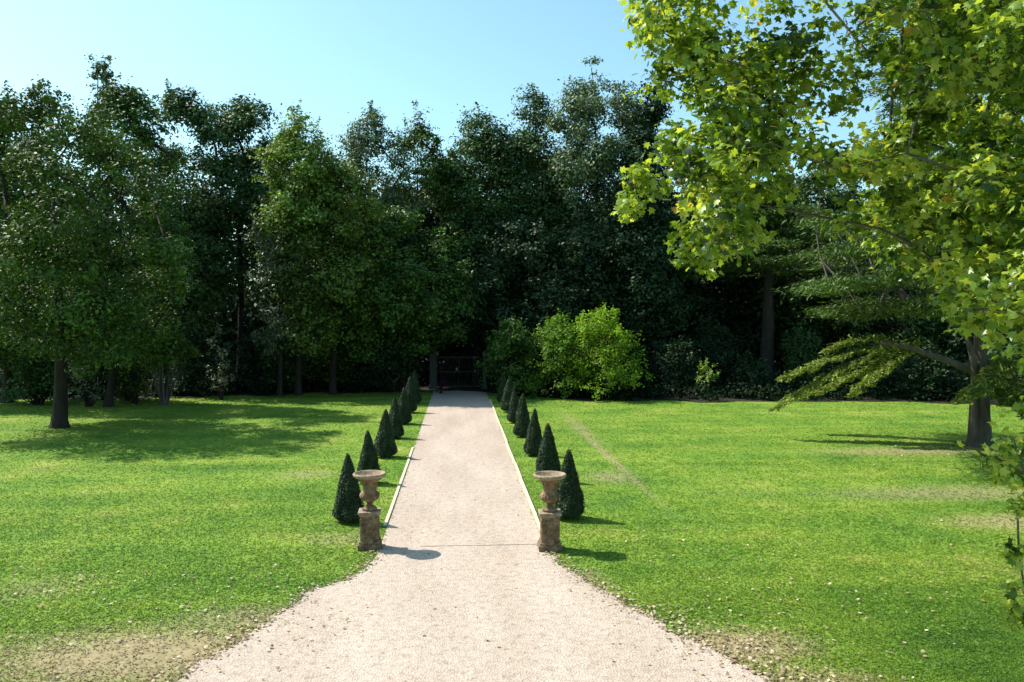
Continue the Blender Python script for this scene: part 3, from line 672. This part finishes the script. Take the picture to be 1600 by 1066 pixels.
# ------------------------------------------------------------------ plane tree overhanging from the right
def plane_tree():
    base = np.array([9.6, 9.6, 0.0]); e = empty('plane_tree', base)
    poly = [(1015, -40), (1040, 60), (1035, 130), (1080, 165), (1050, 215), (1010, 265), (985, 285), (1010, 305), (1080, 318), (1100, 350), (1090, 385), (1115, 400), (1160, 370), (1200, 320), (1235, 270), (1290, 250), (1340, 300), (1380, 370), (1400, 430), (1450, 455), (1490, 500), (1530, 535), (1600, 500), (1700, 560), (2050, 520), (2150, 100), (2050, -380), (1700, -560), (1250, -480), (1080, -250)]
    def inside(x, y):
        c = False; j = len(poly) - 1
        for i in range(len(poly)):
            xi, yi = poly[i]; xj, yj = poly[j]
            if (yi > y) != (yj > y) and x < (xj - xi) * (y - yi) / (yj - yi) + xi: c = not c
            j = i
        return c
    cl = []; rd = []
    def put(px, py, d, r): cl.append(P(px, py, d) - base); rd.append(r)
    tries = 0
    while len(cl) < 480 and tries < 20000:
        tries += 1
        px = random.uniform(960, 2150); py = random.uniform(-560, 560)
        if not inside(px, py): continue
        if (py < -60 or px > 1680) and random.random() < .55: continue
        if ((px - 1325) / 85) ** 2 + ((py - 182) / 55) ** 2 < 1 or ((px - 1225) / 40) ** 2 + ((py - 385) / 40) ** 2 < 1: continue
        if noise.noise((px * .011, py * .013, 2.0)) < -.22: continue
        t = min(1, max(0, (px - 960) / 500)); mid = 8.2 + .5 * math.sin(px * .01)
        d = mid + random.uniform(-1, 1) * (.5 + 2.0 * t)
        put(px, py, d, random.uniform(.26, .42) if px < 1600 else random.uniform(.4, .6))
    tips = [(975, 285, 8.0, .16), (1000, 295, 8.0, .22), (1012, 20, 8.3, .2), (1030, 125, 8.2, .18), (1085, 405, 7.9, .2), (1072, 398, 7.9, .14), (1120, 405, 8.0, .2), (1010, 275, 8.1, .2), (1150, 375, 8, .22),
            (1560, 715, 7.0, .16), (1585, 690, 7.0, .2), (1600, 740, 7.0, .22), (1562, 745, 6.9, .1), (1610, 790, 6.9, .2), (1590, 800, 6.9, .08), (1592, 862, 6.8, .13), (1576, 870, 6.8, .08), (1600, 915, 6.8, .12), (1582, 925, 6.8, .07), (1583, 955, 6.8, .11), (1610, 960, 6.8, .15), (1574, 968, 6.8, .06),
            (1640, 640, 7.1, .25), (1660, 700, 7.0, .25), (1680, 850, 6.9, .2)]
    for t in tips: put(*t)
    pos, out, tone = clump_leaves(cl, rd, 1150, .85, fill=.6)
    yel = rng.random(len(pos)) < .014; tone[yel] = rng.uniform(.94, 1, yel.sum()); tone[~yel] *= .93
    pos0 = len(pos)
    mb, nds = skeleton(np.zeros(3), cl, .30, 8.5, lean=(-.6, 0), fork=.28, twig=.005, up_bias=.8, wobble=.2, limb_len=1.9)
    ex = []; er = []                                       # leafy side shoots along the outer limbs
    for q in nds[10:]:
        w = q + base
        if w[0] < 6.6 and w[2] > 2.6 and random.random() < .55:
            ex.append(q + np.array([random.gauss(0, .12), random.gauss(-.12, .12), random.gauss(.02, .12)])); er.append(random.uniform(.16, .30))
    p2, o2, t2 = clump_leaves(ex, er, 1200, .85, fill=.6)
    vx = (p2 + base); ppx = 716 + vx[:, 0] / vx[:, 1] * F; ppy = 500 + (H - vx[:, 2]) / vx[:, 1] * F
    k2 = ~(((ppx - 1325) / 75) ** 2 + ((ppy - 182) / 45) ** 2 < 1)
    pos = np.concatenate([pos, p2[k2]]); out = np.concatenate([out, o2[k2]]); tone = np.concatenate([tone, t2[k2] * .93])
    # the small hanging sprigs at the low end of the crown
    for (a, b_, c_, r_) in tips[9:]:
        m = int(16 * (r_ / .1)); q = P(a, b_, c_) - base + rng.normal(0, 1, (m, 3)) * r_ * .55
        pos = np.concatenate([pos, q]); out = np.concatenate([out, norm(rng.normal(size=(m, 3)))]); tone = np.concatenate([tone, rng.uniform(.4, .93, m)])
    mb.build('trunk', M['barkmid'], e, True)
    link('crown', scatter('crown', pos, rng.uniform(.045, .108, len(pos)), tone, PALM, up=.45, out=out, outw=.45, hang=.8), M['plane'], e)
    tag(e, 'plane tree with sunlit yellow green lobed leaves overhanging from the right', 'tree')
plane_tree()

# ------------------------------------------------------------------ clipped cones
def cone_meshes(seed, h=1.18, r=.285):
    n = 15000; z = 1 - np.sqrt(rng.random(n)); z = z * h; a = rng.random(n) * 6.283
    prof = lambda z: r * np.clip((1 - z / h), 0, 1) ** .82 * (1 - .45 * np.exp(-z / .05)) + .012
    lum = np.array([noise.noise((math.cos(q) * 2.2, math.sin(q) * 2.2 + seed, w * 4)) for q, w in zip(a, z)])
    rr = prof(z) * (1 + .17 * lum) * rng.uniform(.84, 1.06, n)
    pos = np.stack([np.cos(a) * rr, np.sin(a) * rr, z + .05], 1); out = np.stack([np.cos(a), np.sin(a), np.full(n, .3)], 1)
    lf = scatter('foliage', pos, rng.uniform(.018, .038, n), np.clip(rng.normal(.45, .22, n) + lum * .25, 0, 1), LEAF, up=.1, out=out, outw=.5)
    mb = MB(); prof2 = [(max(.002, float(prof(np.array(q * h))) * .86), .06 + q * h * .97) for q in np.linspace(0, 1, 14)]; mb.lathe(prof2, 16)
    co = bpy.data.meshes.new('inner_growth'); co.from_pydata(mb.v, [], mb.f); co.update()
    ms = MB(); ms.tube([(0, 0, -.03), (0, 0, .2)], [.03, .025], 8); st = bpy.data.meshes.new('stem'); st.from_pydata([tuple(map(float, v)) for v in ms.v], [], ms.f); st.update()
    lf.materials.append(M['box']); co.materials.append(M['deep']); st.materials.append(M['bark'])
    return lf, co, st
var = [cone_meshes(k) for k in range(3)]
ordn = ['nearest', 'second', 'third', 'fourth', 'fifth', 'sixth', 'farthest']
for side, sx_ in (('left', -1.93), ('right', 1.97)):
    for i in range(7):
        y = 14.25 + 3.35 * i; x = sx_ + random.uniform(-.03, .03) + (.04 if i == 0 and side == 'right' else 0)
        e = empty('topiary_cone', (x, y, 0), random.random() * 6); k = (i * 2 + (side == 'left')) % 3
        s = (1 + .02 * i) * random.uniform(.94, 1.07); e.scale = (s * random.uniform(.9, 1.08), s, s); e.rotation_euler = (random.gauss(0, .02), random.gauss(0, .02), random.random() * 6)
        for nm, me in zip(('foliage', 'inner_growth', 'stem'), var[k]): o = bpy.data.objects.new(nm, me); C.objects.link(o); o.parent = e
        extra = ' behind the urn' if i == 0 else (' above the urn rim' if i == 1 else '')
        tag(e, f'{ordn[i]} clipped dark green cone in the row {side} of the path' + extra, 'topiary', 'clipped cones lining the path')

# ------------------------------------------------------------------ urns on pedestals
def urn(x, y, side, rz):
    hp = .60
    p = empty('stone_pedestal', (x, y, 0), rz)
    m = MB(); m.box((0, 0, .045), (.36, .36, .10)); m.box((0, 0, .115), (.325, .325, .045)); o = m.build('plinth', M['stone'], p)
    m = MB(); m.box((0, 0, .33), (.285, .285, .40), taper=.97)
    for a in range(4):                                  # raised panel on each face
        c, s = math.cos(a * math.pi / 2), math.sin(a * math.pi / 2); m.box((c * .139, s * .139, .33), (.02 if a % 2 == 0 else .19, .19 if a % 2 == 0 else .02, .29))
    o2 = m.build('shaft', M['stone'], p)
    m = MB(); m.box((0, 0, .545), (.31, .31, .035)); m.box((0, 0, .58), (.35, .35, .04)); o3 = m.build('cap', M['stonetop'], p)
    for q in (o, o2, o3):
        bv = q.modifiers.new('bevel', 'BEVEL'); bv.width = .009; bv.segments = 2
    tag(p, f'weathered square stone pedestal on the {side} of the path, under the {side} urn', 'pedestal', 'stone pedestals flanking the path')
    u = empty('stone_urn', (x, y, hp), rz)
    m = MB(); m.lathe([(0, .0), (.115, .0), (.118, .03), (.105, .042), (.085, .055), (.05, .085), (.043, .11), (.056, .125), (.05, .14)], 40); m.build('foot', M['stone'], u, True)
    prof = [(.045, .135), (.08, .145), (.125, .175), (.150, .215), (.153, .25), (.135, .28), (.112, .30), (.108, .33), (.112, .38), (.122, .43), (.142, .47), (.178, .505), (.215, .53)]
    fl = lambda z, a: (.055 * abs(math.sin(a * 8)) if z < .285 else (.05 * math.sin(a * 5 + z * 20) * math.sin((z - .29) * 16) if z < .46 else 0))
    m = MB(); m.lathe(prof, 96, fl); m.build('bowl', M['stone'], u, True)
    m = MB(); m.lathe([(.205, .520), (.232, .528), (.252, .540), (.258, .556), (.262, .575), (.25, .590), (.235, .592), (.22, .575), (.19, .54), (.12, .50), (0.001, .49)], 64); m.build('rim', M['stonetop'], u, True)
    for sg in ():
        m = MB(); m.tube([(sg * .135, 0, .25), (sg * .185, 0, .27), (sg * .205, 0, .31), (sg * .185, 0, .345), (sg * .12, 0, .36)], [.016, .017, .016, .015, .014], 8); m.build('handle', M['stone'], u, True)
    tag(u, f'brown carved stone urn with a wide flared rim on the {side} pedestal', 'urn', 'stone urns flanking the path')
ul = G(578, 856); ur = G(859, 858)
urn(ul[0], ul[1], 'left', .05); urn(ur[0], ur[1], 'right', -.04)

# ------------------------------------------------------------------ gate at the end of the path
gy = 41.5
xl, xr = P(677, 600, gy)[0], P(757, 600, gy)[0]
for x, w, h, lab in ((xl, .36, 2.1, 'pale grey stone gate post at the far left end of the path'), (xr, .18, 1.8, 'slimmer grey stone gate post at the far right end of the path')):
    e = empty('gate_post', (x, gy, 0)); m = MB(); m.box((0, 0, h / 2), (w, w, h)); m.box((0, 0, .1), (w + .08, w + .08, .2)); m.build('shaft', M['greystone'], e)
    m = MB(); m.box((0, 0, h + .05), (w + .12, w + .12, .1)); m.box((0, 0, h + .15), (w, w, .1), taper=.3); m.build('cap', M['greystone'], e)
    tag(e, lab, 'gate post', 'gate posts at the path end')
e = empty('iron_gate', ((xl + xr) / 2, gy, 0)); wg = (xr - xl - .4) / 2
for sg in (-1, 1):
    m = MB()
    for z in (.15, .9, 1.65): m.box((sg * wg / 2, 0, z), (wg - .02, .03, .04))
    for k in range(9): m.box((sg * (.03 + (wg - .06) * k / 8), -.001, .92), (.02, .022, 1.6 + .1 * math.sin(k / 8 * math.pi)))
    m.build('gate_leaf', M['iron'], e)
tag(e, 'dark iron railing gate closing the end of the gravel path', 'gate')
e = shrub('purple_plant', 'small dark purple plant on the gravel at the path end by the left gate post', 690, 602, 39.0, 9, 'purple', n=6, leaf=.07, cr=(.08, .14), per=3000, group='low plants')
del e['group']
print('OBJECTS', len(bpy.data.objects), 'POLYS', sum(len(m.polygons) for m in bpy.data.meshes))
